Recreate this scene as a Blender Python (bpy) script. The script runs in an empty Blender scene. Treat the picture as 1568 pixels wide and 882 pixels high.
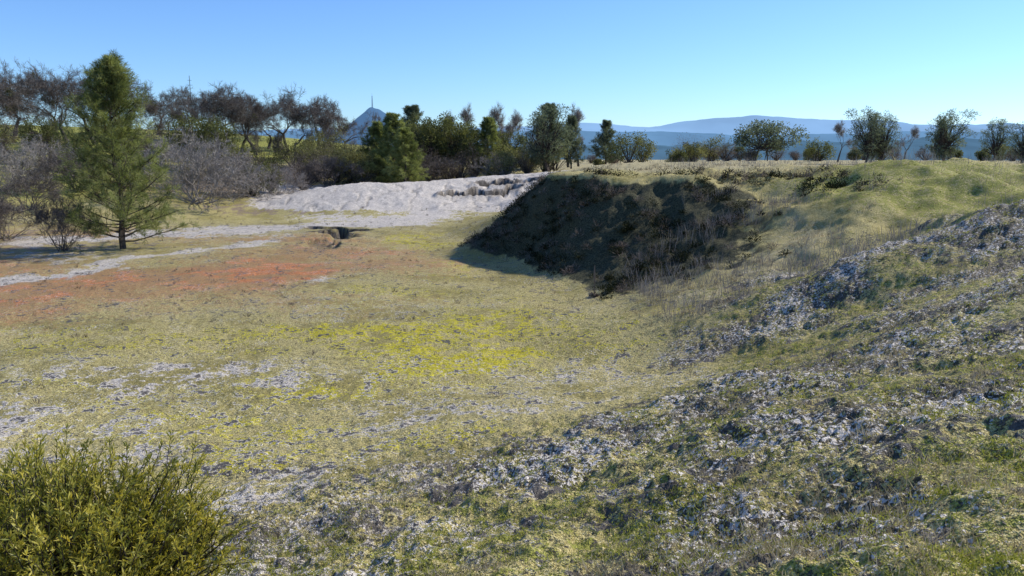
import bpy, math, numpy as np, time
from mathutils import Vector, Matrix
rs = np.random.RandomState
scene = bpy.context.scene

# ------------------------------------------------------------------ noise
def h2(ix, iy, s):
    n = (ix*374761393 + iy*668265263 + s*144269504) & 0xffffffff
    n = ((n ^ (n >> 13))*1274126177) & 0xffffffff
    n = n ^ (n >> 16)
    return (n & 0xffff)/65535.0
def vn(x, y, s):
    fx = np.floor(x); fy = np.floor(y)
    ix = fx.astype(np.int64); iy = fy.astype(np.int64)
    u = x-fx; v = y-fy
    u = u*u*(3-2*u); v = v*v*(3-2*v)
    a = h2(ix, iy, s); b = h2(ix+1, iy, s); c = h2(ix, iy+1, s); d = h2(ix+1, iy+1, s)
    return (a*(1-u)+b*u)*(1-v)+(c*(1-u)+d*u)*v
def fbm(x, y, s, o=4, g=0.5):
    t = 0; a = 1.0; w = 0
    for i in range(o):
        t = t + a*vn(x, y, s+i*17); w += a
        x, y = (x*0.8-y*0.6)*2.03+3.1, (x*0.6+y*0.8)*2.03-1.7
        a *= g
    return t/w
def worley(x, y, s):
    fx = np.floor(x).astype(np.int64); fy = np.floor(y).astype(np.int64)
    best = np.full(x.shape, 9.0)
    for i in (-1, 0, 1):
        for j in (-1, 0, 1):
            cx = fx+i+h2(fx+i, fy+j, s); cy = fy+j+h2(fx+i, fy+j, s+5)
            best = np.minimum(best, (cx-x)**2+(cy-y)**2)
    return np.sqrt(best)
def sst(a, b, x):
    t = np.clip((x-a)/(b-a), 0, 1)
    return t*t*(3-2*t)
def pd(x, y, pl):
    best = np.full(x.shape, 1e9)
    for (ax, ay), (bx, by) in zip(pl[:-1], pl[1:]):
        dx, dy = bx-ax, by-ay
        t = np.clip(((x-ax)*dx+(y-ay)*dy)/(dx*dx+dy*dy), 0, 1)
        best = np.minimum(best, np.hypot(x-ax-t*dx, y-ay-t*dy))
    return best

# ------------------------------------------------------------------ terrain survey points (x, y, z) metres
CP = [
 # standing ground near the viewer
 (0,0,3.4),(2.5,0,3.5),(6,0,3.7),(12,0,3.9),(11,6,3.9),(16,11,4.1),(-3,1.5,2.75),(-6,0,2.9),(-9,3,2.1),(-5.2,5.6,1.35),(-2.9,4.4,1.85),
 (0,-15,3.6),(20,-10,4),(-20,-10,3),(-20,4,1.2),(-32,15,.6),
 # foreground slope
 (2.6,3.6,2.86),(4.5,6.5,2.65),(3.0,6.5,2.3),(1.3,4.5,2.3),(1.55,8,1.66),(.07,5.2,1.9),(.1,9.5,1.04),(-.97,5.8,1.55),
 (-1.4,8.5,1.05),(-2.2,6.3,1.26),(-3.2,9.3,.62),(-4.7,11,.3),(-7.8,11.5,.15),(-9,8,.8),(-14,10,.6),
 (8.7,13,2.9),(6.4,12,2.2),(4.6,12.5,1.4),(2.6,13.5,.63),(.85,14.8,.18),(-2,14,.12),(-2,12,.4),(7,9.5,2.75),
 # crease and spur on the right
 (10.4,15.5,2.7),(7.1,16,1.5),(4.8,15.8,.7),
 (12,18,3.9),(10.6,18,3.4),(9.4,18,2.9),(8,18,2.2),(6.5,18,1.4),(5,18,.82),(3.4,17.7,.15),
 (12,20.5,3.1),(9.5,20.6,2.2),(16,18,4.1),(21,18,4.3),
 # slope behind the spur
 (4.2,22.5,.5),(6.1,22.5,.95),(7.8,22,1.3),(6,26.5,1.1),(7.6,24.5,1.45),(9.5,27,2.4),(11.3,26,2.95),(13,25,3.1),(14,23,3.2),(7.7,29,2.2),(5.6,30.2,1.8),
 # berm
 (-2.3,37.5,.05),(.2,35,0),(1.2,31,0),(2.0,27.6,0),(2.7,25.5,.1),(-2.2,42,.05),(-.2,38,1.6),(0.3,42,1.8),
 (2.05,37,3.8),(2.2,40,3.8),(3.2,35.2,3.7),(4.7,34,3.7),(7.4,33,3.85),(9.8,32,3.9),(11.7,30,4.0),(13.5,29.5,4.1),(15.7,28,4.1),(17.8,27,4.0),(22,26,4.1),
 (3,32.3,2.0),(2.2,34.2,2.0),(4.6,30.3,1.6),
 (3.4,45,3.7),(8,45,3.9),(16,45,4.0),(26,45,4.1),(5,60,3.3),(20,62,3.8),(36,62,3.9),(50,62,3.9),(10,80,3.2),(30,90,3.55),(55,95,3.6),
 (20,120,3.0),(60,130,2.8),(35,30,4.3),(45,10,4.4),
 # basin floor
 (-10,15,.05),(-5,17,0),(0,18.5,0),(-5,21,0),(-12,20,0),(-18,22,0),(0,23.5,0),(-6,28,0),(-15,30,0),(-25,30,.1),(-3,33,0),(-12,38,0),(-22,38,.1),
 (-8,45,0),(-3.5,48,.1),(-18,47,.1),(-28,45,.3),(-40,38,.8),(-24,52,.3),
 # pale mound
 (-18.5,58,.25),(-15.6,63,1.6),(-12,65,2.0),(-6.8,67,2.0),(-2.6,73,2.35),(2.9,76,2.6),(-14.5,55,.1),(-9.5,54.5,.12),(-4.7,56,.3),(.8,62,1.2),(-1,54,.4),(-8,61,1.2),(-13,59.5,.9),
 (-14,74,1.2),(-7,78,1.5),(-20,66,1.0),(-28,60,1.2),(0,90,2.0),(-10,95,2.6),
 # wooded hillside on the left
 (-35,65,2.1),(-43,70,2.7),(-50,58,2.2),(-30,85,3.0),(-29,98,3.9),(-36,120,6.2),(-52,95,4.8),(-60,120,7.5),(-70,80,5.0),(-86,130,9.5),(-15,125,3.5),(-80,50,3.5),
]
CP = np.array(CP, float)
def U(r2): return 0.5*r2*np.log(r2+1e-9)
n = len(CP)
D2 = (CP[:, None, 0]-CP[None, :, 0])**2+(CP[:, None, 1]-CP[None, :, 1])**2
K = U(D2)+np.eye(n)*0.15
Pm = np.c_[np.ones(n), CP[:, :2]]
A = np.block([[K, Pm], [Pm.T, np.zeros((3, 3))]])
sol = np.linalg.solve(A, np.r_[CP[:, 2], np.zeros(3)])
def tps(x, y):
    out = np.empty(x.shape)
    for i in range(0, len(x), 60000):
        a = x[i:i+60000]; b = y[i:i+60000]
        r2 = (a[:, None]-CP[None, :, 0])**2+(b[:, None]-CP[None, :, 1])**2
        out[i:i+60000] = U(r2)@sol[:n]+sol[n]+sol[n+1]*a+sol[n+2]*b
    # the plateau is flat: soft ceiling on the interpolated surface
    cap = np.interp(y, [20, 26, 34, 45, 70, 110, 160], [9, 4.15, 3.75, 3.8, 3.75, 3.35, 2.9])
    cap = cap+sst(6, 14, x)*.22*(1-sst(45, 60, y))+30*sst(4, 20, -x)
    k = .12
    return cap-k*np.logaddexp(0, (cap-out)/k)

GULLY = [(-12.4, 48.4), (-9.8, 47.4), (-10.8, 45.4), (-9.3, 43.2), (-10.4, 40.8), (-9.2, 38.8)]
RIDGEA = [(5.0, 17.9), (8, 18), (12, 18), (16, 18.2)]
RIDGEB = [(2.2, 9.5), (4.6, 10.2), (6.6, 11.6), (10, 13)]
def gauss(x, y, cx, cy, rx, ry, a=0):
    a = math.radians(a); u = (x-cx)*math.cos(a)+(y-cy)*math.sin(a); v = -(x-cx)*math.sin(a)+(y-cy)*math.cos(a)
    return np.exp(-((u/rx)**2+(v/ry)**2))
def mx(*a):
    r = a[0]
    for b in a[1:]: r = np.maximum(r, b)
    return r

def masks(x, y, z0):
    k = fbm(x*.35, y*.35, 3, 5, .6)-.5; k2 = fbm(x*.35, y*.35, 41, 5, .6)-.5
    X = x+k*6; Y = y+k2*6
    slope = sst(.25, 1.1, z0)*(1-sst(21, 25, y))*sst(-7, -2, x)
    floor = (1-sst(.5, 1.2, z0))*(1-sst(50, 56, y))
    O = mx(1.2*gauss(X, Y, -10.3, 31, 3.6, 4.2), .92*gauss(X, Y, -14.5, 28.5, 7.5, 5), .88*gauss(X, Y, -18.5, 24.5, 6.5, 4.2), .72*gauss(X, Y, -5, 33, 5, 3.6),
           .75*gauss(X, Y, -9, 36.5, 6, 4), .8*gauss(X, Y, -25, 31, 8, 8), .65*gauss(X, Y, -12, 42, 8, 4), .65*gauss(X, Y, -22, 44, 9, 5), .46*gauss(X, Y, -8, 25, 9, 3))
    Yl = mx(1.2*gauss(X, Y, -1.3, 18.6, 2.5, 2.1), 1.1*gauss(X, Y, -1.9, 20.8, 2.0, 2.6), .9*gauss(X, Y, -4.4, 21, 3.8, 2.0, -15), 1.0*gauss(X, Y, -3.6, 16, 3.8, 2.4),
            .88*gauss(X, Y, -6, 13, 5, 2.2), .88*gauss(X, Y, -3, 12.0, 3.0, 2.2), .72*gauss(X, Y, -8.5, 16, 6, 3), .85*gauss(X, Y, -5.2, 42, 2.6, 6), .72*gauss(X, Y, -.3, 22, 2.4, 3.4), .6*gauss(X, Y, -3, 26, 4.5, 4), .62*gauss(X, Y, 0, 13.5, 3, 2.5),
            .55*gauss(X, Y, -2, 32, 3, 4), .52*(1-sst(20, 25, y)))*floor
    mound = sst(.2, .6, z0)*(1-sst(74, 80, y))*sst(53.5, 56, y)*(1-sst(3, 6, x))*sst(-21, -18, x+(y-58)*.3)
    W = mx(1.1*gauss(X, Y, -8.8, 13.0, 4.2, 2.0), 1.08*gauss(X, Y, -7, 16.6, 6.2, 1.9), 1.08*gauss(X, Y, -3.2, 9.6, 4.2, 2.8), 1.15*gauss(X, Y, -1.4, 7.2, 3.0, 2.6), 1.0*gauss(X, Y, .2, 8.6, 3.2, 3.2), .85*gauss(X, Y, 1.0, 5.0, 1.8, 1.8),
           1.2*gauss(x, y+k*1.0, .9, 16.5, 2.0, .16), 1.0*gauss(X, Y, -7.4, 29.6, 1.2, 1.6), .92*gauss(X, Y, -.3, 13.7, 4, 1.8), .88*gauss(X, Y, -6, 11.5, 6, 3),
           .62*gauss(X, Y, -4, 24, 9, 5), .70*(1-sst(17, 22, y))*floor*sst(-25, -20, x), .48*floor, .52*slope,
           2.0*mound,
           1.6*np.exp(-(pd(X, Y, [(-13.8, 40.5), (-16.5, 34.5), (-19.5, 29)])/1.6)**2),
           1.8*np.exp(-(pd(X, Y, [(-25, 41), (-14.5, 49), (-8.5, 52), (-5, 56)])/2.8)**2),
           1.6*gauss(X, Y, -9, 54.5, 8, 2.6), 1.0*gauss(X, Y, -22, 36, 5, 3), .9*gauss(X, Y, -13, 44, 4, 3))
    pat = fbm(x*.55, y*.55, 77, 3)
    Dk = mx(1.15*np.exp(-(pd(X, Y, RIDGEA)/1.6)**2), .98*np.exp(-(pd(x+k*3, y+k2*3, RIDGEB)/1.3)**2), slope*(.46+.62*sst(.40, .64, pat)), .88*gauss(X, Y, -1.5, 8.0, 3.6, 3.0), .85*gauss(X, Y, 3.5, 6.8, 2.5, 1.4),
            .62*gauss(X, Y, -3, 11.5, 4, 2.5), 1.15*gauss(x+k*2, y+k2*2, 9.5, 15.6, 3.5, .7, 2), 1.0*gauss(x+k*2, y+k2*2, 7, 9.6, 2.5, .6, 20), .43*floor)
    berm = sst(.02, .35, z0+.12*gauss(x, y, .3, 33.5, 2.5, 4))*sst(24.8, 27.5, y+x*.25)*(1-sst(40, 44, y))*(1-sst(7.5, 11.0, x-(y-30)*.3))*(1-sst(3.4, 3.7, z0))*sst(-3.5, -1.5, x)  # berm scrub tone; gauss term paints the shadowed toe dark onto the floor
    dry = mx(.9*gauss(X, Y, 6.5, 22, 3.2, 3.5), .8*gauss(X, Y, 8.5, 25, 3, 3.5), .95*sst(35, 42, y)*sst(1, 5, x), .35*slope)
    grn = mx(.85*sst(2.4, 3.4, z0)*sst(9, 12, x)*(1-sst(30, 38, y)), .66*slope, .45*gauss(X, Y, 1.5, 21.5, 3, 5), .45*gauss(X, Y, 0, 26, 4, 6), 1.2*sst(80, 95, y)*sst(2.8, 3.6, z0)*(1-sst(-15, -5, x)), .9*sst(45, 60, y)*(1-sst(-34, -26, x)))
    leaf = mx(.9*gauss(X, Y, -17, 59, 8, 2.5), sst(60, 70, y)*(1-sst(-22, -18, x))*(1-sst(85, 92, y)), .7*gauss(X, Y, -27, 40, 8, 6))*(1-mound)
    return dict(orange=O, yellow=Yl, white=W, dark=Dk, berm=berm, dry=dry, green=grn, litter=leaf, slope=slope, floor=floor, mound=mound)

def height(x, y, want=False):
    z0 = tps(x, y); r = np.hypot(x, y)
    z0 = np.where((y > 12) & (z0 < .0) & (r < 150), z0*.3, z0)
    m = masks(x, y, z0)
    near = 1-sst(60, 120, r)
    z = z0 + (fbm(x*.3, y*.3, 11, 3)-.5)*.25*near
    z = z + (fbm(x*1.3, y*1.3, 12, 3)-.5)*(.07+.22*m['slope']+.6*m['berm']*sst(.15, .8, z0))*near
    hum = sst(7, 11, x)*sst(14, 20, y)*(1-sst(34, 44, y))
    z = z + hum*((fbm(x*.33, y*.33, 23, 4)-.5)*1.7-.12)
    z = z + sst(2, 5, x)*sst(30, 33, y)*(1-sst(36, 42, y))*(fbm(x*.9, y*.9, 29, 3)-.45)*.6
    cl = worley(x*6.5, y*6.5, 9); cl2 = worley(x*15, y*15, 19)
    rough = np.clip(m['dark'], 0, 1)*.6+.15*m['slope']+.08
    nn = (1-sst(18, 28, r))
    z = z + ((.5-cl)*.05+(.5-cl2)*.03)*rough*nn
    z = z + (fbm(x*7, y*7, 31, 3)-.5)*(.03+.05*m['slope']+.06*m['dark'])*(1-sst(25, 45, r))
    g = pd(x+(fbm(x*1.5, y*1.5, 61, 3)-.5)*2.2, y+(fbm(x*1.2, y*1.2, 67, 3)-.5)*1.5, GULLY)
    gw = fbm(x*.8, y*.8, 69, 2)
    gd = (.22+.78*sst(44.5, 46.8, y))
    z = z - .95*gd*(1-sst(.45, .85, g))*(.55+.9*gw)
    z = z + .08*(1-sst(.9, 2.6, g))*sst(.7, .9, g)
    wx = x+(fbm(x*1.0, y*1.0, 62, 3)-.5)*2.2; wy = y+(fbm(x*1.0, y*1.0, 63, 3)-.5)*2.6
    sc = np.minimum(pd(wx, wy, [(-4.6, 62.5), (-3.0, 63.5), (-1.6, 63), (-.2, 64.5)]), pd(wx, wy, [(-2.6, 66.5), (-.5, 67.0), (1.2, 66.4)])+.1)
    z = z - .8*(1-sst(.5, .95, sc)) + .3*(1-sst(.95, 1.9, sc))*sst(.7, .95, sc)
    rill = np.abs(fbm(x*.6, y*.25, 91, 4)-.5)
    crack = (1-sst(0, .035, rill))*m['mound']
    z = z - .09*crack + m['mound']*(fbm(x*1.1, y*1.1, 93, 4)-.5)*.3
    far = -75+(fbm(x*.002, y*.002, 51, 4)-.5)*60
    t = sst(130, 620, r)
    z = z*(1-sst(140, 260, r)) + np.clip(z, 0, 9)*sst(140, 260, r)
    z = z*(1-t)+far*t
    m['recess_shade'] = mx((1-sst(.8, 1.2, g))*np.clip(gd*1.6, 0, 1), (1-sst(.8, 1.35, sc)), crack*.4)  # dark tint in gully, scarps and cracks, painting in the shade of their walls
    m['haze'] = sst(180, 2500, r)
    if want: return z, m
    return z
def hz(x, y):
    return float(height(np.array([float(x)]), np.array([float(y)]))[0])

# ------------------------------------------------------------------ mesh helper
def make_mesh(name, verts, quads=None, tris=None, mats=(), qm=None, tm=None, attrs=None, smooth=False):
    me = bpy.data.meshes.new(name)
    verts = np.asarray(verts, np.float32)
    nq = 0 if quads is None else len(quads); nt = 0 if tris is None else len(tris)
    me.vertices.add(len(verts)); me.vertices.foreach_set('co', verts.ravel())
    li = []
    if nq: li.append(np.asarray(quads, np.int32).ravel())
    if nt: li.append(np.asarray(tris, np.int32).ravel())
    li = np.concatenate(li)
    me.loops.add(len(li)); me.loops.foreach_set('vertex_index', li)
    me.polygons.add(nq+nt)
    st = np.r_[np.arange(nq)*4, nq*4+np.arange(nt)*3].astype(np.int32)
    me.polygons.foreach_set('loop_start', st)
    mi = np.zeros(nq+nt, np.int32)
    if qm is not None and nq: mi[:nq] = qm
    if tm is not None and nt: mi[nq:] = tm
    me.polygons.foreach_set('material_index', mi)
    me.polygons.foreach_set('use_smooth', np.full(nq+nt, bool(smooth)))
    for m in mats: me.materials.append(m)
    for k, v in (attrs or {}).items():
        a = me.attributes.new(k, 'FLOAT', 'POINT'); a.data.foreach_set('value', np.asarray(v, np.float32))
    me.update(calc_edges=True)
    return me
def add_obj(name, me, loc=(0, 0, 0), rot=0, sc=(1, 1, 1), parent=None):
    o = bpy.data.objects.new(name, me); scene.collection.objects.link(o)
    o.location = loc; o.rotation_euler = (0, 0, rot); o.scale = sc
    if parent: o.parent = parent
    return o

class Acc:
    def __init__(s): s.v = []; s.q = []; s.t = []; s.qm = []; s.tm = []; s.a = []; s.n = 0
    def quads(s, V, Q, mat, var):
        s.v.append(V); s.q.append(Q+s.n); s.qm.append(np.full(len(Q), mat)); s.a.append(var); s.n += len(V)
    def tris(s, V, T, mat, var):
        s.v.append(V); s.t.append(T+s.n); s.tm.append(np.full(len(T), mat)); s.a.append(var); s.n += len(V)
    def tubes(s, segs, k=4, mat=0, var=.5):
        S = np.asarray(segs, float)
        if len(S) == 0: return
        p0 = S[:, :3]; p1 = S[:, 3:6]; r0 = S[:, 6]; r1 = S[:, 7]
        d = p1-p0; d /= (np.linalg.norm(d, axis=1)[:, None]+1e-9)
        ref = np.where(np.abs(d[:, 2:3]) > .8, np.array([[1., 0, 0]]), np.array([[0, 0, 1.]]))
        u = np.cross(d, ref); u /= np.linalg.norm(u, axis=1)[:, None]; w = np.cross(d, u)
        V = []
        for (p, r) in ((p0, r0), (p1, r1)):
            for i in range(k):
                a = 2*math.pi*i/k
                V.append(p+(u*math.cos(a)+w*math.sin(a))*r[:, None])
        V = np.stack(V, 1).reshape(-1, 3)
        b = np.arange(len(S))[:, None]*2*k
        Q = []
        for i in range(k):
            j = (i+1) % k
            Q.append(np.concatenate([b+i, b+j, b+k+j, b+k+i], 1))
        Q = np.stack(Q, 1).reshape(-1, 4)
        s.quads(V, Q, mat, np.full(len(V), var))
    def leaves(s, P, D, L, W, var, mat, rng, droop=0):
        P = np.asarray(P); m = len(P)
        D = D/(np.linalg.norm(D, axis=1)[:, None]+1e-9)
        rv = rng.normal(size=(m, 3)); u = np.cross(D, rv); u /= (np.linalg.norm(u, axis=1)[:, None]+1e-9)
        L = np.broadcast_to(L, (m,))[:, None]; W = np.broadcast_to(W, (m,))[:, None]
        mid = P+D*L*.5
        tip = P+D*L; tip = tip+np.array([[0, 0, -1.]])*L*droop
        V = np.stack([P, mid+u*W*.5, tip, mid-u*W*.5], 1).reshape(-1, 3)
        Q = np.arange(m*4).reshape(-1, 4)
        s.quads(V, Q, mat, np.repeat(np.broadcast_to(var, (m,)), 4))
    def blades(s, P, D, L, W, var, mat, rng):
        m = len(P); D = D/(np.linalg.norm(D, axis=1)[:, None]+1e-9)
        rv = rng.normal(size=(m, 3)); u = np.cross(D, rv); u /= (np.linalg.norm(u, axis=1)[:, None]+1e-9)
        L = np.broadcast_to(L, (m,))[:, None]; W = np.broadcast_to(W, (m,))[:, None]
        V = np.stack([P+u*W*.5, P-u*W*.5, P+D*L], 1).reshape(-1, 3)
        s.tris(V, np.arange(m*3).reshape(-1, 3), mat, np.repeat(np.broadcast_to(var, (m,)), 3))
    def mesh(s, name, mats):
        return make_mesh(name, np.concatenate(s.v), np.concatenate(s.q) if s.q else None, np.concatenate(s.t) if s.t else None,
                         mats, np.concatenate(s.qm) if s.qm else None, np.concatenate(s.tm) if s.tm else None, {'var': np.concatenate(s.a)})

# ------------------------------------------------------------------ materials
def newmat(name):
    m = bpy.data.materials.new(name); m.use_nodes = True
    m.node_tree.nodes.clear(); return m, m.node_tree.nodes, m.node_tree.links
def ramp(N, stops):
    r = N.new('ShaderNodeValToRGB'); e = r.color_ramp.elements
    while len(e) < len(stops): e.new(.5)
    for el, (p, c) in zip(e, stops): el.position = p; el.color = (*c, 1)
    return r
def leafmat(name, stops, trans=.3, tint=(1.1, 1.15, .6), spec=0):
    m, N, L = newmat(name)
    at = N.new('ShaderNodeAttribute'); at.attribute_name = 'var'
    r = ramp(N, stops); L.new(at.outputs['Fac'], r.inputs[0])
    p = N.new('ShaderNodeBsdfDiffuse'); L.new(r.outputs[0], p.inputs['Color'])
    if spec:
        p = N.new('ShaderNodeBsdfPrincipled'); p.inputs['Roughness'].default_value = .45; p.inputs['Specular IOR Level'].default_value = spec
        L.new(r.outputs[0], p.inputs['Base Color'])
    t = N.new('ShaderNodeBsdfTranslucent'); mu = N.new('ShaderNodeMix'); mu.data_type = 'RGBA'; mu.blend_type = 'MULTIPLY'; mu.inputs[0].default_value = 1
    L.new(r.outputs[0], mu.inputs[6]); mu.inputs[7].default_value = (*tint, 1); L.new(mu.outputs[2], t.inputs[0])
    s = N.new('ShaderNodeMixShader'); s.inputs[0].default_value = trans
    L.new(p.outputs[0], s.inputs[1]); L.new(t.outputs[0], s.inputs[2])
    o = N.new('ShaderNodeOutputMaterial'); L.new(s.outputs[0], o.inputs[0]); return m
def barkmat(name, c1, c2, sc=6):
    m, N, L = newmat(name)
    tc = N.new('ShaderNodeTexCoord'); no = N.new('ShaderNodeTexNoise'); no.inputs['Scale'].default_value = sc; no.inputs['Detail'].default_value = 2
    L.new(tc.outputs['Object'], no.inputs['Vector'])
    r = ramp(N, [(.35, c1), (.65, c2)]); L.new(no.outputs[0], r.inputs[0])
    p = N.new('ShaderNodeBsdfDiffuse'); L.new(r.outputs[0], p.inputs['Color'])
    o = N.new('ShaderNodeOutputMaterial'); L.new(p.outputs[0], o.inputs[0]); return m
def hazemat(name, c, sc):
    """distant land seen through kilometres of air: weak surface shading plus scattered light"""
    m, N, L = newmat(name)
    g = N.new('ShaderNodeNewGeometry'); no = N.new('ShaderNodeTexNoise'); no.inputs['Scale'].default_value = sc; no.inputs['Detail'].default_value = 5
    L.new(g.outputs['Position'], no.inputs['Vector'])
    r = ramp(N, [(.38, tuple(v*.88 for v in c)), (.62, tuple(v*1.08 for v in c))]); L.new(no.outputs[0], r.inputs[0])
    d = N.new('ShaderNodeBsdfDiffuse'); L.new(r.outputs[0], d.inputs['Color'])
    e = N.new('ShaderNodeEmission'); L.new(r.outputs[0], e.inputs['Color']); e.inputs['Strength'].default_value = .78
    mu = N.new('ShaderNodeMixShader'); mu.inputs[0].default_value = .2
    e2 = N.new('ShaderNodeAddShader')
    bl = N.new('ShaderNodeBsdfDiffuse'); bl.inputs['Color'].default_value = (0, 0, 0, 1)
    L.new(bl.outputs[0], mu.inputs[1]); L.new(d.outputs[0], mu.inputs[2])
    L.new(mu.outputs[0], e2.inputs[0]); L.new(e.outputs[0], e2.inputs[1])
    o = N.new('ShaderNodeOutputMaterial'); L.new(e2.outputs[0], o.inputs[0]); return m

M_bark = barkmat('oak_bark', (.055, .048, .042), (.15, .13, .112))
M_barkd = barkmat('pine_bark', (.05, .04, .035), (.12, .10, .085))
M_twig = leafmat('bare_twigs', [(0, (.075, .062, .054)), (.5, (.155, .132, .115)), (1, (.27, .24, .21))], .15, (1, 1, 1))
M_twigp = leafmat('pale_twigs', [(0, (.17, .15, .135)), (.5, (.30, .27, .24)), (1, (.46, .42, .38))], .15, (1, 1, 1))
M_needle = leafmat('pine_needles', [(0, (.07, .09, .03)), (.5, (.22, .245, .10)), (1, (.42, .43, .20))], .45)
M_gneedle = leafmat('gray_pine_needles', [(0, (.065, .08, .055)), (.5, (.16, .185, .125)), (1, (.28, .30, .20))], .4, (1.05, 1.1, .8))
M_oakleaf = leafmat('live_oak_leaves', [(0, (.04, .048, .022)), (.5, (.125, .13, .055)), (1, (.25, .25, .11))], .35)
M_olive = leafmat('chaparral_leaves', [(0, (.08, .08, .04)), (.5, (.21, .20, .095)), (1, (.36, .34, .18))], .35)
M_brown = leafmat('brown_scrub', [(0, (.08, .06, .048)), (.5, (.20, .165, .135)), (1, (.34, .29, .25))], .2, (1, .9, .8))
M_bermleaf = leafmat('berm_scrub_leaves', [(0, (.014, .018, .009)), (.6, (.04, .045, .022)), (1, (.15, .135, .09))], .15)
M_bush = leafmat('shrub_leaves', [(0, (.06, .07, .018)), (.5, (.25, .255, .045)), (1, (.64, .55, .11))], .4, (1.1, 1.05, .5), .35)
M_grass = leafmat('green_grass', [(0, (.13, .145, .028)), (.5, (.31, .32, .07)), (1, (.56, .53, .20))], .4)
M_dry = leafmat('dry_grass', [(0, (.22, .18, .11)), (.5, (.42, .365, .23)), (1, (.64, .57, .42))], .3, (1, .95, .8))

# ------------------------------------------------------------------ terrain mesh
fa = np.radians(np.linspace(-42, 42, 800)); ra = np.radians(np.linspace(42, 318, 70))[1:-1]
ang = np.r_[fa, ra]; nc = len(ang)
rad = np.r_[.05, .5, np.geomspace(1.2, 130, 880), np.geomspace(134, 30000, 70)]
nr = len(rad)
AA, RR = np.meshgrid(ang, rad)
X = (RR*np.sin(AA)).ravel(); Y = (RR*np.cos(AA)).ravel()
Z, MK = height(X, Y, True)
def stretch(v, k=2.6): return np.clip((v-.5)*k+.5, 0, 1)
MK['m1'] = stretch(fbm(X*.6, Y*.6, 501, 5, .6)); MK['m2'] = stretch(fbm(X*2.6, Y*2.6, 541, 4, .6), 3.4); MK['m3'] = stretch(fbm(X*1.4, Y*1.4, 581, 5, .6), 3)
idx = np.arange(nr*nc).reshape(nr, nc); nx = np.roll(idx, -1, axis=1)
Q = np.stack([idx[:-1], idx[1:], nx[1:], nx[:-1]], -1).reshape(-1, 4)

m, N, L = newmat('ground')
geo = N.new('ShaderNodeNewGeometry')
def noise(sc, det=4, rough=.55, off=0, k=2.4):
    a = N.new('ShaderNodeVectorMath'); a.operation = 'ADD'; a.inputs[1].default_value = (off, off*1.7, 0)
    L.new(geo.outputs['Position'], a.inputs[0])
    t = N.new('ShaderNodeTexNoise'); t.inputs['Scale'].default_value = sc; t.inputs['Detail'].default_value = det; t.inputs['Roughness'].default_value = rough
    L.new(a.outputs[0], t.inputs['Vector'])
    mr = N.new('ShaderNodeMapRange'); mr.inputs['From Min'].default_value = .5-.5/k; mr.inputs['From Max'].default_value = .5+.5/k
    L.new(t.outputs[0], mr.inputs[0]); return mr.outputs[0]
def attr(nm):
    a = N.new('ShaderNodeAttribute'); a.attribute_name = nm; return a.outputs['Fac']
def math_(op, a, b, clamp=False):
    t = N.new('ShaderNodeMath'); t.operation = op; t.use_clamp = clamp
    for i, v in enumerate((a, b)):
        if isinstance(v, (int, float)): t.inputs[i].default_value = v
        else: L.new(v, t.inputs[i])
    return t.outputs[0]
def wsum(*p):
    r = None
    for v, w in p:
        t = math_('MULTIPLY', v, w); r = t if r is None else math_('ADD', r, t)
    return r
def fac(mask, nz, amp, thr, gain):
    a = math_('ADD', mask, math_('MULTIPLY', math_('SUBTRACT', nz, .5), amp))
    return math_('MULTIPLY', math_('SUBTRACT', a, thr), gain, True)
def mix(f, a, b):
    t = N.new('ShaderNodeMix'); t.data_type = 'RGBA'
    if isinstance(f, float): t.inputs[0].default_value = f
    else: L.new(f, t.inputs[0])
    for i, v in ((6, a), (7, b)):
        if isinstance(v, tuple): t.inputs[i].default_value = (*v, 1)
        else: L.new(v, t.inputs[i])
    return t.outputs[2]
def cr(nz, stops):
    r = ramp(N, stops); L.new(nz, r.inputs[0]); return r.outputs[0]
m1 = attr('m1'); m2 = attr('m2'); m3 = attr('m3')
nA = noise(6, 4, .7, 0, 3.2); nB = noise(17, 3, .75, 33, 3.2); nC = noise(48, 2, .7, 71, 3.0)
mid = wsum((nA, .6), (nB, .4))
col = cr(nC, [(.05, (.21, .165, .06)), (.5, (.46, .385, .145)), (.95, (.72, .62, .31))])
col = mix(fac(m1, mid, 1.6, .45, 3), col, cr(nB, [(.05, (.19, .155, .05)), (.95, (.47, .40, .135))]))
col = mix(fac(attr('litter'), m2, .6, .35, 3), col, cr(nB, [(.1, (.20, .14, .09)), (.9, (.42, .33, .23))]))
col = mix(fac(attr('dry'), mid, 1.0, .4, 2.5), col, cr(nB, [(.1, (.30, .25, .12)), (.9, (.66, .56, .31))]))
col = mix(fac(attr('green'), mid, 1.8, .62, 5), col, cr(nC, [(.1, (.14, .15, .025)), (.9, (.45, .44, .10))]))
col = mix(fac(attr('orange'), mid, .9, .30, 2.6), col, cr(nB, [(.05, (.25, .13, .05)), (.6, (.50, .29, .13)), (.95, (.64, .48, .25))]))
col = mix(fac(attr('orange'), m3, .8, .84, 3), col, cr(mid, [(.1, (.46, .155, .045)), (.9, (.76, .33, .14))]))
col = mix(fac(attr('yellow'), wsum((nA, .5), (m2, .5)), 1.7, .68, 5), col, cr(mid, [(.05, (.30, .25, .015)), (.5, (.56, .48, .03)), (.95, (.80, .70, .09))]))
wf = fac(attr('white'), wsum((nA, .40), (m2, .35), (nB, .25)), 2.2, .90, 6)
col = mix(wf, col, cr(mid, [(.05, (.38, .325, .27)), (.5, (.66, .59, .50)), (.95, (.86, .79, .70))]))
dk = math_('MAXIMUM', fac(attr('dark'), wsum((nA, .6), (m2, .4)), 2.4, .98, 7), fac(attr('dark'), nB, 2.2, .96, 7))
dk = math_('MULTIPLY', dk, .92)
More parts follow.
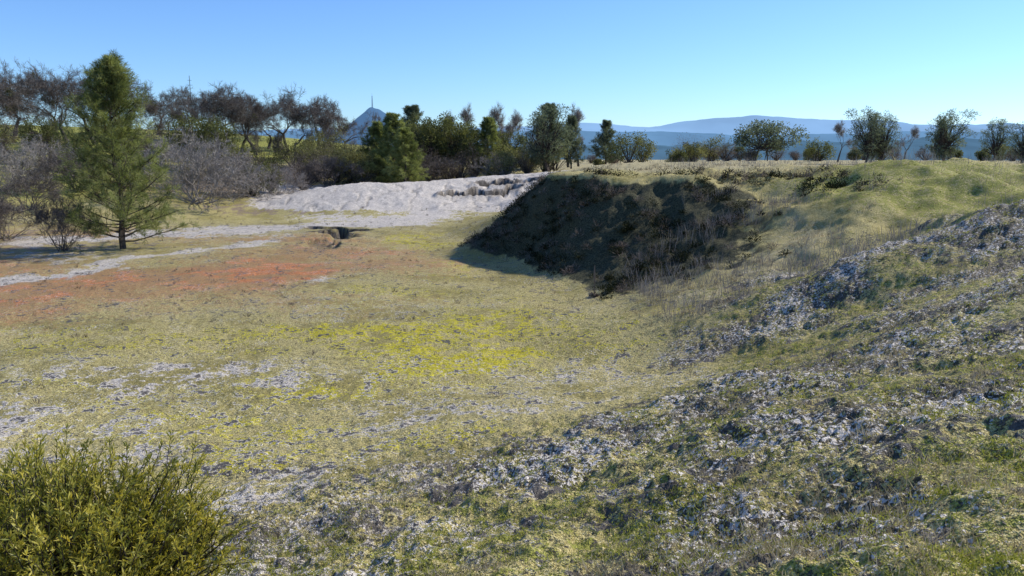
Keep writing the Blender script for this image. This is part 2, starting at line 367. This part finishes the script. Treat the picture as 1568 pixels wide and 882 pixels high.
col = mix(dk, col, cr(nC, [(.1, (.022, .018, .015)), (.9, (.105, .088, .07))]))
fr = fac(attr('dark'), wsum((noise(20, 2, .6, 160, 3.0), .7), (m3, .3)), 2.6, 1.36, 8)
col = mix(fr, col, cr(nC, [(.1, (.42, .38, .33)), (.9, (.84, .78, .70))]))  # pale fragments painted in as glints on the dark soil
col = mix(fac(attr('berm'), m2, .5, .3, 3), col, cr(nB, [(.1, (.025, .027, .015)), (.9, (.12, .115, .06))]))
col = mix(attr('recess_shade'), col, cr(nB, [(.1, (.028, .024, .02)), (.9, (.15, .13, .11))]))  # shade of the carved recesses put into the ground colour
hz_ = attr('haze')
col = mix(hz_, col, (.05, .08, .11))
p = N.new('ShaderNodeBsdfPrincipled'); L.new(col, p.inputs['Base Color'])
rgh = math_('SUBTRACT', .85, math_('MULTIPLY', dk, .3)); L.new(rgh, p.inputs['Roughness'])
p.inputs['Specular IOR Level'].default_value = .15
b = N.new('ShaderNodeBump'); b.inputs['Strength'].default_value = .65; b.inputs['Distance'].default_value = .04
L.new(wsum((nB, 1), (nC, .4), (nA, .8)), b.inputs['Height']); L.new(b.outputs[0], p.inputs['Normal'])
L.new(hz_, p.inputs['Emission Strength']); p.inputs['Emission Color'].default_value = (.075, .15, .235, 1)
o = N.new('ShaderNodeOutputMaterial'); L.new(p.outputs[0], o.inputs[0])
ground = add_obj('ground', make_mesh('ground', np.stack([X, Y, Z], 1), Q, None, [m], None, None, {k: MK[k] for k in ('orange', 'yellow', 'white', 'dark', 'berm', 'dry', 'green', 'litter', 'recess_shade', 'haze', 'm1', 'm2', 'm3')}, True))

# ------------------------------------------------------------------ trees
def nrm(v): return v/(np.linalg.norm(v)+1e-9)
def grow(rng, p, d, L_, r, depth, segs, tips, spread, up, kids=(2, 4), nsub=3, shrink=.72):
    for i in range(nsub):
        d = nrm(d+rng.normal(size=3)*.20+np.array([0, 0, up*.12]))
        q = p+d*L_/nsub; r1 = r*(1-.28*(i+1)/nsub) if i == nsub-1 else r*(1-.09*(i+1))
        segs.append((*p, *q, r, r1)); 
        if depth <= 4: tips.append((q, d, depth))
        p = q; r = r1
    if depth == 0: return
    for c in range(rng.randint(*kids)):
        a = rng.normal(size=3); a = a-d*np.dot(a, d); a = nrm(a)
        nd = nrm(d*math.cos(spread)+a*math.sin(spread)*rng.uniform(.6, 1.3)+np.array([0, 0, up*.1]))
        grow(rng, p, nd, L_*shrink*rng.uniform(.75, 1.2), r*rng.uniform(.55, .78), depth-1, segs, tips, spread, up, kids, nsub, shrink)
def bare_oak(seed, twigmat=M_twig, H=10., clumps=0, trunk=.2, spread=.72, depth=6, tw=9, shrink=.72, up=.5, tl=(.3, 1.0)):
    rng = rs(seed); segs = []; tips = []
    grow(rng, np.zeros(3), nrm(np.array([rng.normal()*.1, rng.normal()*.1, 1.])), H*trunk, H*.032, depth, segs, tips, spread, up, (2, 4), 3, shrink)
    a = Acc(); S = np.array(segs)
    hmax = S[:, 5].max(); sc = H/hmax; S[:, :6] *= sc
    S[:, 6:] = np.maximum(S[:, 6:], .018)
    big = S[:, 6] > .05
    a.tubes(S[big], 5, 0); a.tubes(S[~big], 3, 0)
    T = [(t[0]*sc, t[1]) for t in tips if t[2] <= 3]
    P = np.repeat(np.array([t[0] for t in T]), tw, 0); D = np.repeat(np.array([t[1] for t in T]), tw, 0)+rng.normal(size=(len(T)*tw, 3))*.75
    D[:, 2] += .15
    a.leaves(P, D, rng.uniform(*tl, len(P)), .026, rng.uniform(0, 1, len(P)), 1, rng)
    if clumps:
        cc = [T[i][0] for i in rng.choice(len(T), clumps)]
        for c in cc:
            k = 130; dd = rng.normal(size=(k, 3)); a.leaves(c+dd*.18, dd, .12, .08, rng.uniform(.0, .6, k), 2, rng)
    return a.mesh('bare_oak', [M_bark, twigmat, M_oakleaf])
def pine(seed, H, Rw, mat, low=.06, nl=95, ntl=16, nlen=.2, nw=.016, opn=0., prof=None, name='pine', lean=0., sub=3):
    rng = rs(seed); a = Acc(); segs = []
    pts = [np.array([0, 0, 0.])]
    K_ = 14
    for i in range(1, K_+1):
        pts.append(np.array([math.sin(i*.7+seed)*.012*H+lean*i/K_, math.cos(i*.6+seed)*.010*H, H*.97*i/K_]))
    for i in range(K_):
        r0 = H*.017*(1-i/K_)+.015; r1 = H*.017*(1-(i+1)/K_)+.012; segs.append((*pts[i], *pts[i+1], r0, r1))
    P = []; D = []; V = []
    def at(z):
        f = z/(H*.97)*K_; i = min(int(f), K_-1); return pts[i]+(pts[i+1]-pts[i])*(f-i)
    for j in range(nl):
        t = low+(1-low)*(j/nl)**1.05*.98; az = j*2.39996+rng.normal()*.3
        if rng.rand() < opn: continue
        pr = prof(t) if prof else (min(1, .55+2.2*t)*(1-t)**.75*1.25)
        Ln = Rw*pr*rng.uniform(.6, 1.22)+.15
        el = .12+.55*t+rng.normal()*.16
        b = at(t*H*.97); d = np.array([math.cos(az)*math.cos(el), math.sin(az)*math.cos(el), math.sin(el)])
        n_ = 6; p_ = b; r = .012+Ln*.009; lv = rng.uniform(.15, .8)
        for s_ in range(n_):
            d = nrm(d+np.array([0, 0, .09])+rng.normal(size=3)*.09); q_ = p_+d*Ln/n_
            segs.append((*p_, *q_, r, r*.8)); r *= .8
            if s_ >= 1 or Ln < .8:
                for b_ in range(sub):
                    sd = nrm(d+rng.normal(size=3)*.8+np.array([0, 0, .15])); sl = rng.uniform(.25, .6)*min(1, Ln*.6+.3)
                    e_ = q_+sd*sl; segs.append((*q_, *e_, r*.6, .006))
                    for f in (.45, .75, 1.):
                        P.append(q_+sd*sl*f); D.append(sd); V.append(lv+rng.normal()*.1)
            p_ = q_
        P.append(p_); D.append(d); V.append(lv+.1)
    P.append(at(H*.96)); D.append(np.array([0, 0, 1.])); V.append(.6)
    a.tubes(segs, 4, 0)
    P = np.repeat(np.array(P), ntl, 0); D = np.repeat(np.array(D), ntl, 0); V = np.repeat(np.array(V), ntl)
    D = D*.8+rng.normal(size=D.shape)*.6+np.array([[0, 0, .1]])
    a.leaves(P+rng.normal(size=P.shape)*.03, D, rng.uniform(.7, 1.2, len(P))*nlen, nw, np.clip(V+rng.normal(size=len(P))*.16, 0, 1), 1, rng)
    return a.mesh(name, [M_barkd, mat])
def crown_tree(seed, H, W, mat, trunk=.25, ncl=70, nleaf=90, ls=.2, name='oak', flat=1., stems=1, barkm=None, cl=.12, lw=.5, rag=.3):
    """broadleaf tree / shrub : limbs reaching to leaf clumps in a lumpy ellipsoid"""
    rng = rs(seed); a = Acc(); segs = []
    c = np.array([0, 0, H*(trunk+(1-trunk)*.5)]); rr = np.array([W/2, W/2, H*(1-trunk)*.5])
    lob = [(nrm(rng.normal(size=3)), rng.uniform(.0, rag)) for _ in range(7)]
    cs = []
    for i in range(ncl):
        d = nrm(rng.normal(size=3)); f = rng.uniform(.3, 1)**.5
        bump = min(1.25, .82+sum(k*max(0, np.dot(d, l))**3 for l, k in lob))
        cs.append(c+d*rr*f*bump*(1-.85*cl))
    forks = []
    for s_ in range(stems):
        b = np.array([rng.normal()*.12*W*(stems > 1), rng.normal()*.12*W*(stems > 1), -.1])
        top = b+np.array([rng.normal()*.05*H, rng.normal()*.05*H, H*trunk+.1+.1*H]); segs.append((*b, *top, H*.028/stems**.5, H*.02/stems**.5)); forks.append(top)
    for q in cs:
        b = forks[rng.randint(len(forks))]; mid = b*.5+q*.5+rng.normal(size=3)*.06*W+np.array([0, 0, .04*H])
        segs.append((*b, *mid, H*.010, H*.006)); segs.append((*mid, *q, H*.006, .012))
    a.tubes(segs, 4, 0)
    cs = np.array(cs); rad_ = cl*W*rng.uniform(.6, 1.2, ncl)
    P = np.repeat(cs, nleaf, 0); rd = np.repeat(rad_, nleaf)[:, None]
    dd = rng.normal(size=P.shape); dd /= np.linalg.norm(dd, axis=1)[:, None]
    P = P+dd*rd*rng.uniform(.2, 1., (len(P), 1))**.6*np.array([[1, 1, .8*flat]])
    V = np.repeat(rng.uniform(.2, .75, ncl), nleaf)+rng.normal(size=len(P))*.15+dd[:, 2]*.08
    a.leaves(P, dd+rng.normal(size=P.shape)*.7, rng.uniform(.6, 1.2, len(P))*ls, ls*lw, np.clip(V, 0, 1), 1, rng)
    return a.mesh(name, [barkm or M_barkd, mat])
def bare_shrub(seed, H, W, mat, ns=34, name='bare_shrub', tw=7, w=.02):
    rng = rs(seed); a = Acc(); segs = []; tips = []
    for i in range(ns):
        az = rng.uniform(0, 6.28); el = rng.uniform(.35, 1.4)
        d = np.array([math.cos(az)*math.cos(el)*W/H, math.sin(az)*math.cos(el)*W/H, math.sin(el)])
        grow(rng, np.array([rng.normal()*.06*W, rng.normal()*.06*W, 0]), nrm(d), H*.34, .03, 3, segs, tips, .5, .3, (2, 4), 2)
    S = np.array(segs); sc = H/S[:, 5].max(); S[:, :6] *= sc; S[:, 6:] = np.maximum(S[:, 6:], .008)
    a.tubes(S, 3, 0)
    T = [(t[0]*sc, t[1]) for t in tips if t[2] <= 1]
    P = np.repeat(np.array([t[0] for t in T]), tw, 0); D = np.repeat(np.array([t[1] for t in T]), tw, 0)+rng.normal(size=(len(T)*tw, 3))*.7
    a.leaves(P, D, rng.uniform(.12, .4, len(P)), w, rng.uniform(0, 1, len(P)), 0, rng)
    return a.mesh(name, [mat])

def put(name, me, bearing, d, rot=0, h=None, wide=1., sink=.1, baseH=None):
    x = bearing*d; z = hz(x, d)-sink
    s = 1. if h is None else (h+sink)/baseH
    return add_obj(name, me, (x, d, z), rot, (s*wide, s*wide, s))
def puttop(name, me, baseH, bearing, d, ztop, rot=0, wide=1.):
    x = bearing*d; z = hz(x, d)-.15
    s = (ztop-z)/baseH
    return add_obj(name, me, (x, d, z), rot, (s*wide, s*wide, s))

# big pine on the left
me = pine(5, 9.3, 2.85, M_needle, low=.05, nl=135, ntl=10, nlen=.27, nw=.017, name='pine_tree', prof=lambda t: min(1, .80+1.2*t)*(1-t)**.68*1.14)
put('pine_tree', me, -.506, 38)

oaks = [bare_oak(s, H=10, clumps=c, trunk=.15, spread=.82, shrink=.8, up=.12, tw=8, tl=(.3, .9)) for s, c in ((11, 4), (12, 8), (13, 2), (14, 5))]
rng = rs(400)
O_ = [(-.655, 92, 14.6, 1.), (-.60, 86, 13.8, 1.), (-.565, 96, 14.8, 1.), (-.53, 100, 14.6, 1.), (-.475, 96, 14.0, 1.), (-.43, 98, 12.8, 1.), (-.388, 92, 12.4, 1.), (-.36, 110, 12.8, 1.),
      (-.325, 98, 11.9, 1.0), (-.27, 92, 12.2, 1.), (-.245, 108, 11.9, 1.), (-.215, 100, 10.0, .9), (-.69, 80, 12.8, 1.), (-.72, 95, 14, 1.), (-.50, 112, 15, 1.), (-.45, 115, 14, 1.), (-.295, 118, 12.9, .9),
      (-.63, 104, 15.4, 1.), (-.58, 110, 15.5, 1.), (-.41, 112, 13.2, .9), (-.345, 100, 11.8, .9), (-.31, 106, 12.0, .9), (-.228, 94, 10.6, .8), (-.285, 100, 12.0, .9), (-.37, 98, 12.2, .9)]
for i, (b_, d_, zt, w_) in enumerate(O_):
    puttop('bare_oak_tree', oaks[i % 4], 10, b_, d_, zt, i*1.3, w_*.98)
# pale bare poplars behind the thicket
pop = bare_oak(31, M_twigp, 9, 0, .22, .38, 6, 4)
for i, (b_, d_, zt) in enumerate([(-.065, 105, 9.6), (-.045, 108, 10.6), (-.025, 106, 10.6), (-.01, 110, 10), (.072, 98, 10.2), (.085, 100, 9.2), (.01, 112, 8.6), (.415, 70, 7.3), (.50, 90, 7.4)]):
    puttop('bare_poplar_tree', pop, 9, b_, d_, zt, i*1.1, .75)

tall = crown_tree(44, 8, 6, M_gneedle, .10, 80, 70, .34, 'gray_pine', stems=2, cl=.12, lw=.18, rag=.4)
tall2 = crown_tree(45, 8, 5.4, M_gneedle, .10, 68, 70, .34, 'gray_pine', stems=1, cl=.12, lw=.18, rag=.4)
gp = [pine(41, 8, 2.5, M_gneedle, .12, 75, 10, .34, .03, .12, name='gray_pine'), tall, pine(43, 8, 2.2, M_needle, .05, 80, 10, .3, .03, .05, name='young_pine'), tall2]
for i, (b_, d_, zt, k, w_) in enumerate([(.047, 80, 9.9, 3, 1.2), (.047, 82, 9.4, 0, 1.1), (.075, 88, 8.4, 0, .9), (.119, 90, 8.0, 0, 1.1), (.450, 62, 8.5, 3, .95), (.472, 63, 8.2, 3, .85), (.461, 64, 7.2, 1, .9), (.554, 60, 8.2, 3, 1.15), (.545, 62, 7.0, 0, .8), (.613, 62, 7.6, 3, .9), (.648, 60, 7.2, 3, 1.0),
        (-.150, 78, 8.3, 2, 1.2), (-.03, 86, 8.2, 2, 1.2), (-.172, 82, 7.6, 2, 1.3), (-.125, 90, 9.6, 0, 1.3), (.70, 60, 8.2, 1, 1.), (-.136, 74, 6.8, 2, 1.4)]):
    puttop('pine_tree' if k == 2 else 'gray_pine_tree', gp[k], 8, b_, d_, zt, i*.9, w_)

lo = [crown_tree(51, 6, 7, M_oakleaf, .2, 80, 80, .22, 'live_oak'), None, crown_tree(53, 4.2, 8, M_gneedle, .22, 80, 70, .22, 'spreading_oak', cl=.09, stems=2)]
for i, (b_, d_, zt, k, w_) in enumerate([(-.405, 82, 8.6, 0, .9), (-.375, 80, 8.2, 0, .8), (-.09, 88, 8.9, 0, .9), (-.115, 84, 8.6, 0, .8), (-.075, 86, 8.3, 0, .9), (.0, 92, 7.2, 0, .9), (-.71, 70, 8.6, 0, 1.), (-.60, 78, 8.2, 0, .8), (-.052, 92, 8.2, 0, .8)]):
    puttop('live_oak_tree', lo[0], 6.2, b_, d_, zt, i*1.7, w_)
puttop('spreading_oak_tree', lo[2], 4.4, .322, 84, 8.1, .4, 1.05)

# thicket of chaparral shrubs between the mound and the trees: one object per stand
def thicket(name, items, mats, seed, ls=.17, ncl=26, nleaf=75):
    rng = rs(seed); a = Acc(); segs = []
    for (x, y, H, W, mi) in items:
        z = hz(x, y); lobes = [(nrm(rng.normal(size=3)), rng.uniform(.0, .4)) for _ in range(5)]
        cs = []
        for i in range(ncl):
            d = nrm(rng.normal(size=3)); f = rng.uniform(.2, 1)**.5
            bump = .75+sum(k*max(0, np.dot(d, l))**3 for l, k in lobes)
            q = np.array([x, y, z+H*.5])+d*np.array([W/2, W/2, H*.5])*f*bump; cs.append(q)
            segs.append((x, y, z-.1, *q, .05, .012))
        cs = np.array(cs); P = np.repeat(cs, nleaf, 0); dd = rng.normal(size=P.shape); dd /= np.linalg.norm(dd, axis=1)[:, None]
        P = P+dd*rng.uniform(.2, 1, (len(P), 1))*W*.15
        V = np.repeat(rng.uniform(.15, .8, ncl), nleaf)+rng.normal(size=len(P))*.15
        a.leaves(P, dd+rng.normal(size=P.shape)*.7, rng.uniform(.6, 1.2, len(P))*ls, ls*(.5 if mi != 3 else .16), np.clip(V, 0, 1), mi, rng)
    a.tubes(segs, 3, 0)
    return add_obj(name, a.mesh(name, mats))
rng = rs(99); it = []
for i in range(50):
    b_ = rng.uniform(-.26, .055); d_ = rng.uniform(78, 90); H_ = rng.uniform(2.6, 4.8)
    it.append((b_*d_, d_, H_, H_*rng.uniform(.9, 1.4), rng.choice([1, 1, 2, 3, 3])))
thicket('chaparral_thicket', it, [M_barkd, M_olive, M_oakleaf, M_brown], 7)
it = []
for i in range(46):
    b_ = rng.uniform(-.74, -.26); d_ = rng.uniform(66, 90); H_ = rng.uniform(1.8, 4.0)
    it.append((b_*d_, d_, H_, H_*rng.uniform(1.0, 1.6), rng.choice([1, 2, 3, 3, 3])))
thicket('hillside_thicket', it, [M_barkd, M_olive, M_oakleaf, M_brown], 8)
it = []
for i in range(40):
    b_ = rng.uniform(.10, .75); d_ = rng.uniform(75, 112); H_ = rng.uniform(.8, 2.0)
    it.append((b_*d_, d_, H_, H_*rng.uniform(1.2, 2.0), rng.choice([1, 2, 3, 3])))
it += [(.149*75, 75, 3.1, 4.6, 2), (.165*77, 77, 2.6, 3.5, 1), (.23*90, 90, 3.0, 6, 3), (.255*90, 90, 3., 4, 1)]
thicket('plateau_shrubs', it, [M_barkd, M_olive, M_oakleaf, M_brown], 9)

bs = [bare_shrub(61, 3.8, 5.5, M_twigp, 26), bare_shrub(62, 3, 3.6, M_twig, 22)]
for i, (b_, d_, h_, k, w_) in enumerate([(-.405, 60, 5.6, 0, 1.), (-.43, 66, 4.6, 0, 1.), (-.365, 64, 3.6, 0, 1.1), (-.34, 66, 3., 0, 1.), (-.585, 37.5, 2.6, 1, .7), (-.665, 41, 2.2, 1, 1.2), (-.70, 40, 2.6, 1, 1.2), (-.62, 52, 2.4, 1, 1.2), (-.66, 58, 3.8, 0, 1.2), (-.56, 60, 3.0, 1, 1.4),
        (-.30, 68, 2.6, 0, 1.2), (-.235, 76, 3., 1, 1.3), (-.10, 80, 2.8, 1, 1.4), (-.02, 82, 2.6, 0, 1.4), (-.6, 66, 3.6, 0, 1.2)]):
    put('bare_shrub', bs[k], b_, d_, i*1.9, h_, w_, .05, (3.8, 3.0)[k])

# ------------------------------------------------------------------ foreground leafy shrub
rng = rs(3); a = Acc(); cx, cy = -3.02, 4.7; cz = hz(cx, cy)-.05
P = []; D = []; V = []; segs = []
for i in range(2600):
    d = rng.normal(size=3); d[2] = abs(d[2])*.9-.15; d = nrm(d)
    lump = 1+.13*math.sin(d[0]*7+1)*math.cos(d[1]*6)+.09*math.sin(d[2]*9+d[0]*5)
    f = rng.uniform(.2, 1)**.6
    s0 = np.array([cx, cy, cz+.35])+d*np.array([1.2, 1.05, .94])*f*lump*.86
    sd = nrm(d*.6+np.array([0, 0, .65])+rng.normal(size=3)*.35); sl = rng.uniform(.12, .32)
    root = np.array([cx, cy, cz])+d*np.array([.25, .25, .1])
    if i % 3 == 0: segs.append((*root, *s0, .012, .005))
    e = s0+sd*sl; segs.append((*s0, *e, .004, .0015))
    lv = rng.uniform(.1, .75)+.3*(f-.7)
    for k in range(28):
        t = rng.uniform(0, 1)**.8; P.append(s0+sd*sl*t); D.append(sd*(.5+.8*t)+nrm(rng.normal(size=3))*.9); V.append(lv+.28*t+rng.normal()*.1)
a.tubes(segs, 3, 0)
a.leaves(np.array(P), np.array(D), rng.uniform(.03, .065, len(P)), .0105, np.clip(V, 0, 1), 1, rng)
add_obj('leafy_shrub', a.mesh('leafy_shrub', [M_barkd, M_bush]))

# ------------------------------------------------------------------ grass
def scatter(n_, r0, r1, b0, b1, rng):
    r = np.exp(rng.uniform(math.log(r0), math.log(r1), n_)); b_ = rng.uniform(b0, b1, n_)
    return b_*r, r
rng = rs(21)
x, y = scatter(60000, 2.6, 34, -.75, .85, rng)
z, mk = height(x, y, True)
pr = np.clip(mk['slope']*.85+mk['green']*.5+.04-mk['white']*.45-mk['berm']-.2*mk['yellow'], 0, 1)*(.08+1.5*sst(.47, .66, fbm(x*1.6, y*1.6, 88, 4)))
keep = rng.uniform(0, 1, len(x)) < pr
x, y, z = x[keep], y[keep], z[keep]
nb = 9; m_ = len(x)
P = np.repeat(np.stack([x, y, z-.01], 1), nb, 0); sp = rng.normal(size=(m_*nb, 3))*.035; sp[:, 2] = 0; P = P+sp
D = rng.normal(size=P.shape)*.75; D[:, 2] = rng.uniform(.4, 1.1, len(P))
Ls = np.repeat(rng.uniform(.02, .055, m_), nb)*rng.uniform(.6, 1.2, len(P))
a = Acc(); a.blades(P, D, Ls, .006+.0006*np.repeat(y, nb), np.clip(np.repeat(rng.uniform(.1, .9, m_), nb)+rng.normal(size=len(P))*.15, 0, 1), 0, rng)
add_obj('green_grass', a.mesh('green_grass', [M_grass]))
# dry grass and weeds
x, y = scatter(42000, 3, 60, -.5, .85, rng); z, mk = height(x, y, True)
pr = np.clip(mk['dry']*.9+.03+.12*mk['slope'], 0, 1)*sst(.46, .66, fbm(x*.8, y*.8, 188, 4))*(1-.8*mk['berm'])
keep = rng.uniform(0, 1, len(x)) < pr
x, y, z = x[keep], y[keep], z[keep]; nb = 9; m_ = len(x)
P = np.repeat(np.stack([x, y, z-.01], 1), nb, 0); sp = rng.normal(size=(m_*nb, 3))*.05; sp[:, 2] = 0; P = P+sp
D = rng.normal(size=P.shape)*.5; D[:, 2] = rng.uniform(.5, 1.1, len(P))
hgt = np.repeat(rng.uniform(.05, .14, m_)*(1+1.0*sst(16, 24, y)), nb)
a = Acc(); a.blades(P, D, hgt*rng.uniform(.5, 1.2, len(P)), .004+.0005*np.repeat(y, nb), rng.uniform(0, 1, len(P)), 0, rng)
# tall stalks on the slope and along the rim
x = np.r_[rng.uniform(4, 11, 1500), rng.uniform(9, 40, 1600)]; y = np.r_[rng.uniform(19, 31, 1500), rng.uniform(24, 60, 1600)]
z, mk = height(x, y, True); kp = (fbm(x*.6, y*.6, 288, 3) > .5); x, y, z = x[kp], y[kp], z[kp]
nb = 5; P = np.repeat(np.stack([x, y, z], 1), nb, 0)+rng.normal(size=(len(x)*nb, 3))*np.array([[.08, .08, 0]])
D = rng.normal(size=P.shape)*.28; D[:, 2] = 1
a.leaves(P, D, rng.uniform(.25, .75, len(P)), .010, rng.uniform(.0, .8, len(P)), 1, rng)
add_obj('dry_grass', a.mesh('dry_grass', [M_dry, M_twigp]))

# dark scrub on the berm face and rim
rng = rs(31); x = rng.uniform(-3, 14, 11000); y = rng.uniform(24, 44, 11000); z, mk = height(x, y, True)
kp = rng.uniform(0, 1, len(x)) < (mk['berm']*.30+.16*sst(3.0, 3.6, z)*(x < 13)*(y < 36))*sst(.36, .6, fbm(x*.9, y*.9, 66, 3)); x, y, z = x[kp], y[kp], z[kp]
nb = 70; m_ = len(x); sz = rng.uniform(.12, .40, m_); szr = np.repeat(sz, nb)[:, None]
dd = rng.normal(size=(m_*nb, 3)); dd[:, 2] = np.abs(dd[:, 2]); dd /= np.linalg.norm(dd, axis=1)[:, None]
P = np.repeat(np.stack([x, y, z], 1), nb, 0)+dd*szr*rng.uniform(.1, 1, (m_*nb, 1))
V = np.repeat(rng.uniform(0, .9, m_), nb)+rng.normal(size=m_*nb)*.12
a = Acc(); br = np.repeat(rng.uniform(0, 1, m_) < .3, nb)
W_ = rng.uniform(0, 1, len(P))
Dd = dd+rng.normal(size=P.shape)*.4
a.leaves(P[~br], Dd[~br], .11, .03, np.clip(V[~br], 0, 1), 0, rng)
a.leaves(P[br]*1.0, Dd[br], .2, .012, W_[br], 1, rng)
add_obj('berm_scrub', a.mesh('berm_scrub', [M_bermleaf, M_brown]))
# weeds scattered over the basin
rng = rs(32); x = rng.uniform(-26, 4, 420); y = rng.uniform(14, 58, 420); z = height(x, y); m_ = len(x); nb = 22
dd = rng.normal(size=(m_*nb, 3)); dd[:, 2] = np.abs(dd[:, 2])+.3; P = np.repeat(np.stack([x, y, z], 1), nb, 0)
sz = np.repeat(rng.uniform(.03, .2, m_)**1.1, nb)
a = Acc(); a.leaves(P+dd*.02, dd, sz, .009, np.clip(np.repeat(rng.uniform(0, 1, m_), nb), 0, 1), 0, rng)
add_obj('basin_weeds', a.mesh('basin_weeds', [M_brown]))
# dead mullein stalk
a = Acc(); a.tubes([(0, 0, 0, .01, 0, .55, .018, .016), (.01, 0, .55, 0, .01, .8, .035, .035), (0, .01, .8, .01, 0, 1.08, .035, .012)], 6, 0)
dd = rs(1).normal(size=(160, 3)); a.leaves(np.c_[np.zeros((160, 2)), rs(2).uniform(.5, 1.05, 160)], dd, .05, .03, .4, 0, rs(1))
dd = rs(4).normal(size=(40, 3)); dd[:, 2] = .3; a.leaves(np.c_[np.zeros((40, 2)), rs(2).uniform(0, .1, 40)], dd, .2, .06, .5, 0, rs(1))
add_obj('mullein_stalk', a.mesh('mullein_stalk', [M_brown]), (2.75, 25.5, hz(2.75, 25.5)))

# ------------------------------------------------------------------ distant land
def ridge(name, mat, d, xs, tops, depth, zb, seed, rough, nfr):
    xx = np.linspace(xs[0], xs[-1], 500); t = np.interp(xx, xs, tops)
    t = np.convolve(np.pad(t, 6, mode='edge'), np.ones(13)/13, 'valid')
    V = []; rows = 14
    for i in range(rows):
        f = i/(rows-1); prof = math.sin(f*math.pi)**.8 if 0 < f < 1 else 0
        nn_ = (fbm(xx*nfr, np.full(500, i*.6), seed, 5)-.5)*rough*(prof)
        V.append(np.stack([xx, np.full(500, d-depth+f*2*depth), zb+(t-zb)*prof+nn_], 1))
    V = np.concatenate(V); ix = np.arange(rows*500).reshape(rows, 500)
    Q_ = np.stack([ix[:-1, :-1], ix[:-1, 1:], ix[1:, 1:], ix[1:, :-1]], -1).reshape(-1, 4)
    add_obj(name, make_mesh(name, V, Q_, None, [mat], smooth=True))
d = 20000
bx = np.array([-.9, -.3, .09, .18, .27, .30, .32, .35, .43, .47, .52, .6, .7, .95])*d
tz = np.array([.02, .02, .028, .030, .033, .037, .040, .037, .033, .035, .028, .027, .029, .025])*d
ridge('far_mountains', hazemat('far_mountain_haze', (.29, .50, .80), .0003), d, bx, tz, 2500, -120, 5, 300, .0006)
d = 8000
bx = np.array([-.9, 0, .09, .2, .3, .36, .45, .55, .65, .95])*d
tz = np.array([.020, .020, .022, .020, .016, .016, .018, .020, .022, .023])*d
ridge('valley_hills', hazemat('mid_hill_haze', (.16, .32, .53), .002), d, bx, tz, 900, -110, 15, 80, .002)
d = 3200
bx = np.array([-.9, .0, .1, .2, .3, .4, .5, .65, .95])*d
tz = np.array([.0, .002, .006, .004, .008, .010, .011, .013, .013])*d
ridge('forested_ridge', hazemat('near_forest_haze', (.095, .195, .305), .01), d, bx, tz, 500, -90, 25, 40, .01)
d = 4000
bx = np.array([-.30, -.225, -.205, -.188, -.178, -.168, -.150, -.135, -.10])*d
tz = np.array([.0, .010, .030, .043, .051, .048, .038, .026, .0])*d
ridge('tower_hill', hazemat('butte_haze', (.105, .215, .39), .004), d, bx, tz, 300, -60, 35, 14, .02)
a = Acc(); s_ = []
for (ox, oy) in ((-3, -3), (3, -3), (3, 3), (-3, 3)): s_.append((ox, oy, 0, ox*.25, oy*.25, 78, 1.1, .7))
for k in range(12):
    z0 = k*6.2; w0 = 3*(1-.75*z0/78); w1 = 3*(1-.75*(z0+6.2)/78)
    s_ += [(-w0, -w0, z0, w1, -w1, z0+6.2, .4, .4), (w0, w0, z0, -w1, w1, z0+6.2, .4, .4), (-w0, w0, z0, -w1, -w1, z0+6.2, .4, .4), (w0, -w0, z0, w1, w1, z0+6.2, .4, .4)]
a.tubes(s_, 4, 0); a.tubes([(0, 0, 76, 0, 0, 92, .5, .3)], 4, 0)
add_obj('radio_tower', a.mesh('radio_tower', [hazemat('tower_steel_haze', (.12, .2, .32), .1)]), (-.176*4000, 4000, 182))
# thin antenna mast on the left hill
a = Acc(); a.tubes([(0, 0, 0, 0, 0, 8, .06, .045), (0, 0, 8, 0, 0, 11, .045, .03), (-.35, 0, 9.8, .35, 0, 9.8, .02, .02), (-.25, 0, 10.4, .25, 0, 10.4, .02, .02)], 8, 0)
add_obj('antenna_mast', a.mesh('antenna_mast', [M_barkd]), (-.404*104, 104, 14.2-11), .4)

# ------------------------------------------------------------------ light, sky, camera
EL, AZ = math.radians(36), math.radians(64)
w = bpy.data.worlds.new("World"); scene.world = w; w.use_nodes = True
N = w.node_tree.nodes; L = w.node_tree.links
sky = N.new('ShaderNodeTexSky'); sky.sky_type = 'NISHITA'; sky.sun_disc = False
sky.sun_elevation = EL; sky.sun_rotation = AZ; sky.altitude = 600; sky.air_density = 1.0; sky.dust_density = .3; sky.ozone_density = 3.0
bg = N['Background']
mu = N.new('ShaderNodeMix'); mu.data_type = 'RGBA'; mu.blend_type = 'MULTIPLY'; mu.inputs[0].default_value = 1; mu.inputs[7].default_value = (.80, 1.08, 1.5, 1)
L.new(sky.outputs[0], mu.inputs[6]); L.new(mu.outputs[2], bg.inputs[0]); bg.inputs[1].default_value = .12
S = Vector((math.sin(AZ)*math.cos(EL), math.cos(AZ)*math.cos(EL), math.sin(EL)))
ld = bpy.data.lights.new('sun', 'SUN'); ld.energy = 5; ld.angle = math.radians(.5); ld.color = (1, .94, .83)
lo_ = bpy.data.objects.new('sun', ld); scene.collection.objects.link(lo_); lo_.rotation_euler = S.to_track_quat('Z', 'Y').to_euler()
cd = bpy.data.cameras.new('camera'); cam = bpy.data.objects.new('camera', cd); scene.collection.objects.link(cam)
cam.location = (0, 0, 5); cam.rotation_euler = (math.radians(90-10.3), 0, 0)
cd.sensor_width = 36; cd.lens = 27.2; cd.clip_start = .05; cd.clip_end = 60000
scene.camera = cam
scene.view_settings.view_transform = 'Standard'; scene.view_settings.look = 'None'; scene.view_settings.exposure = 0
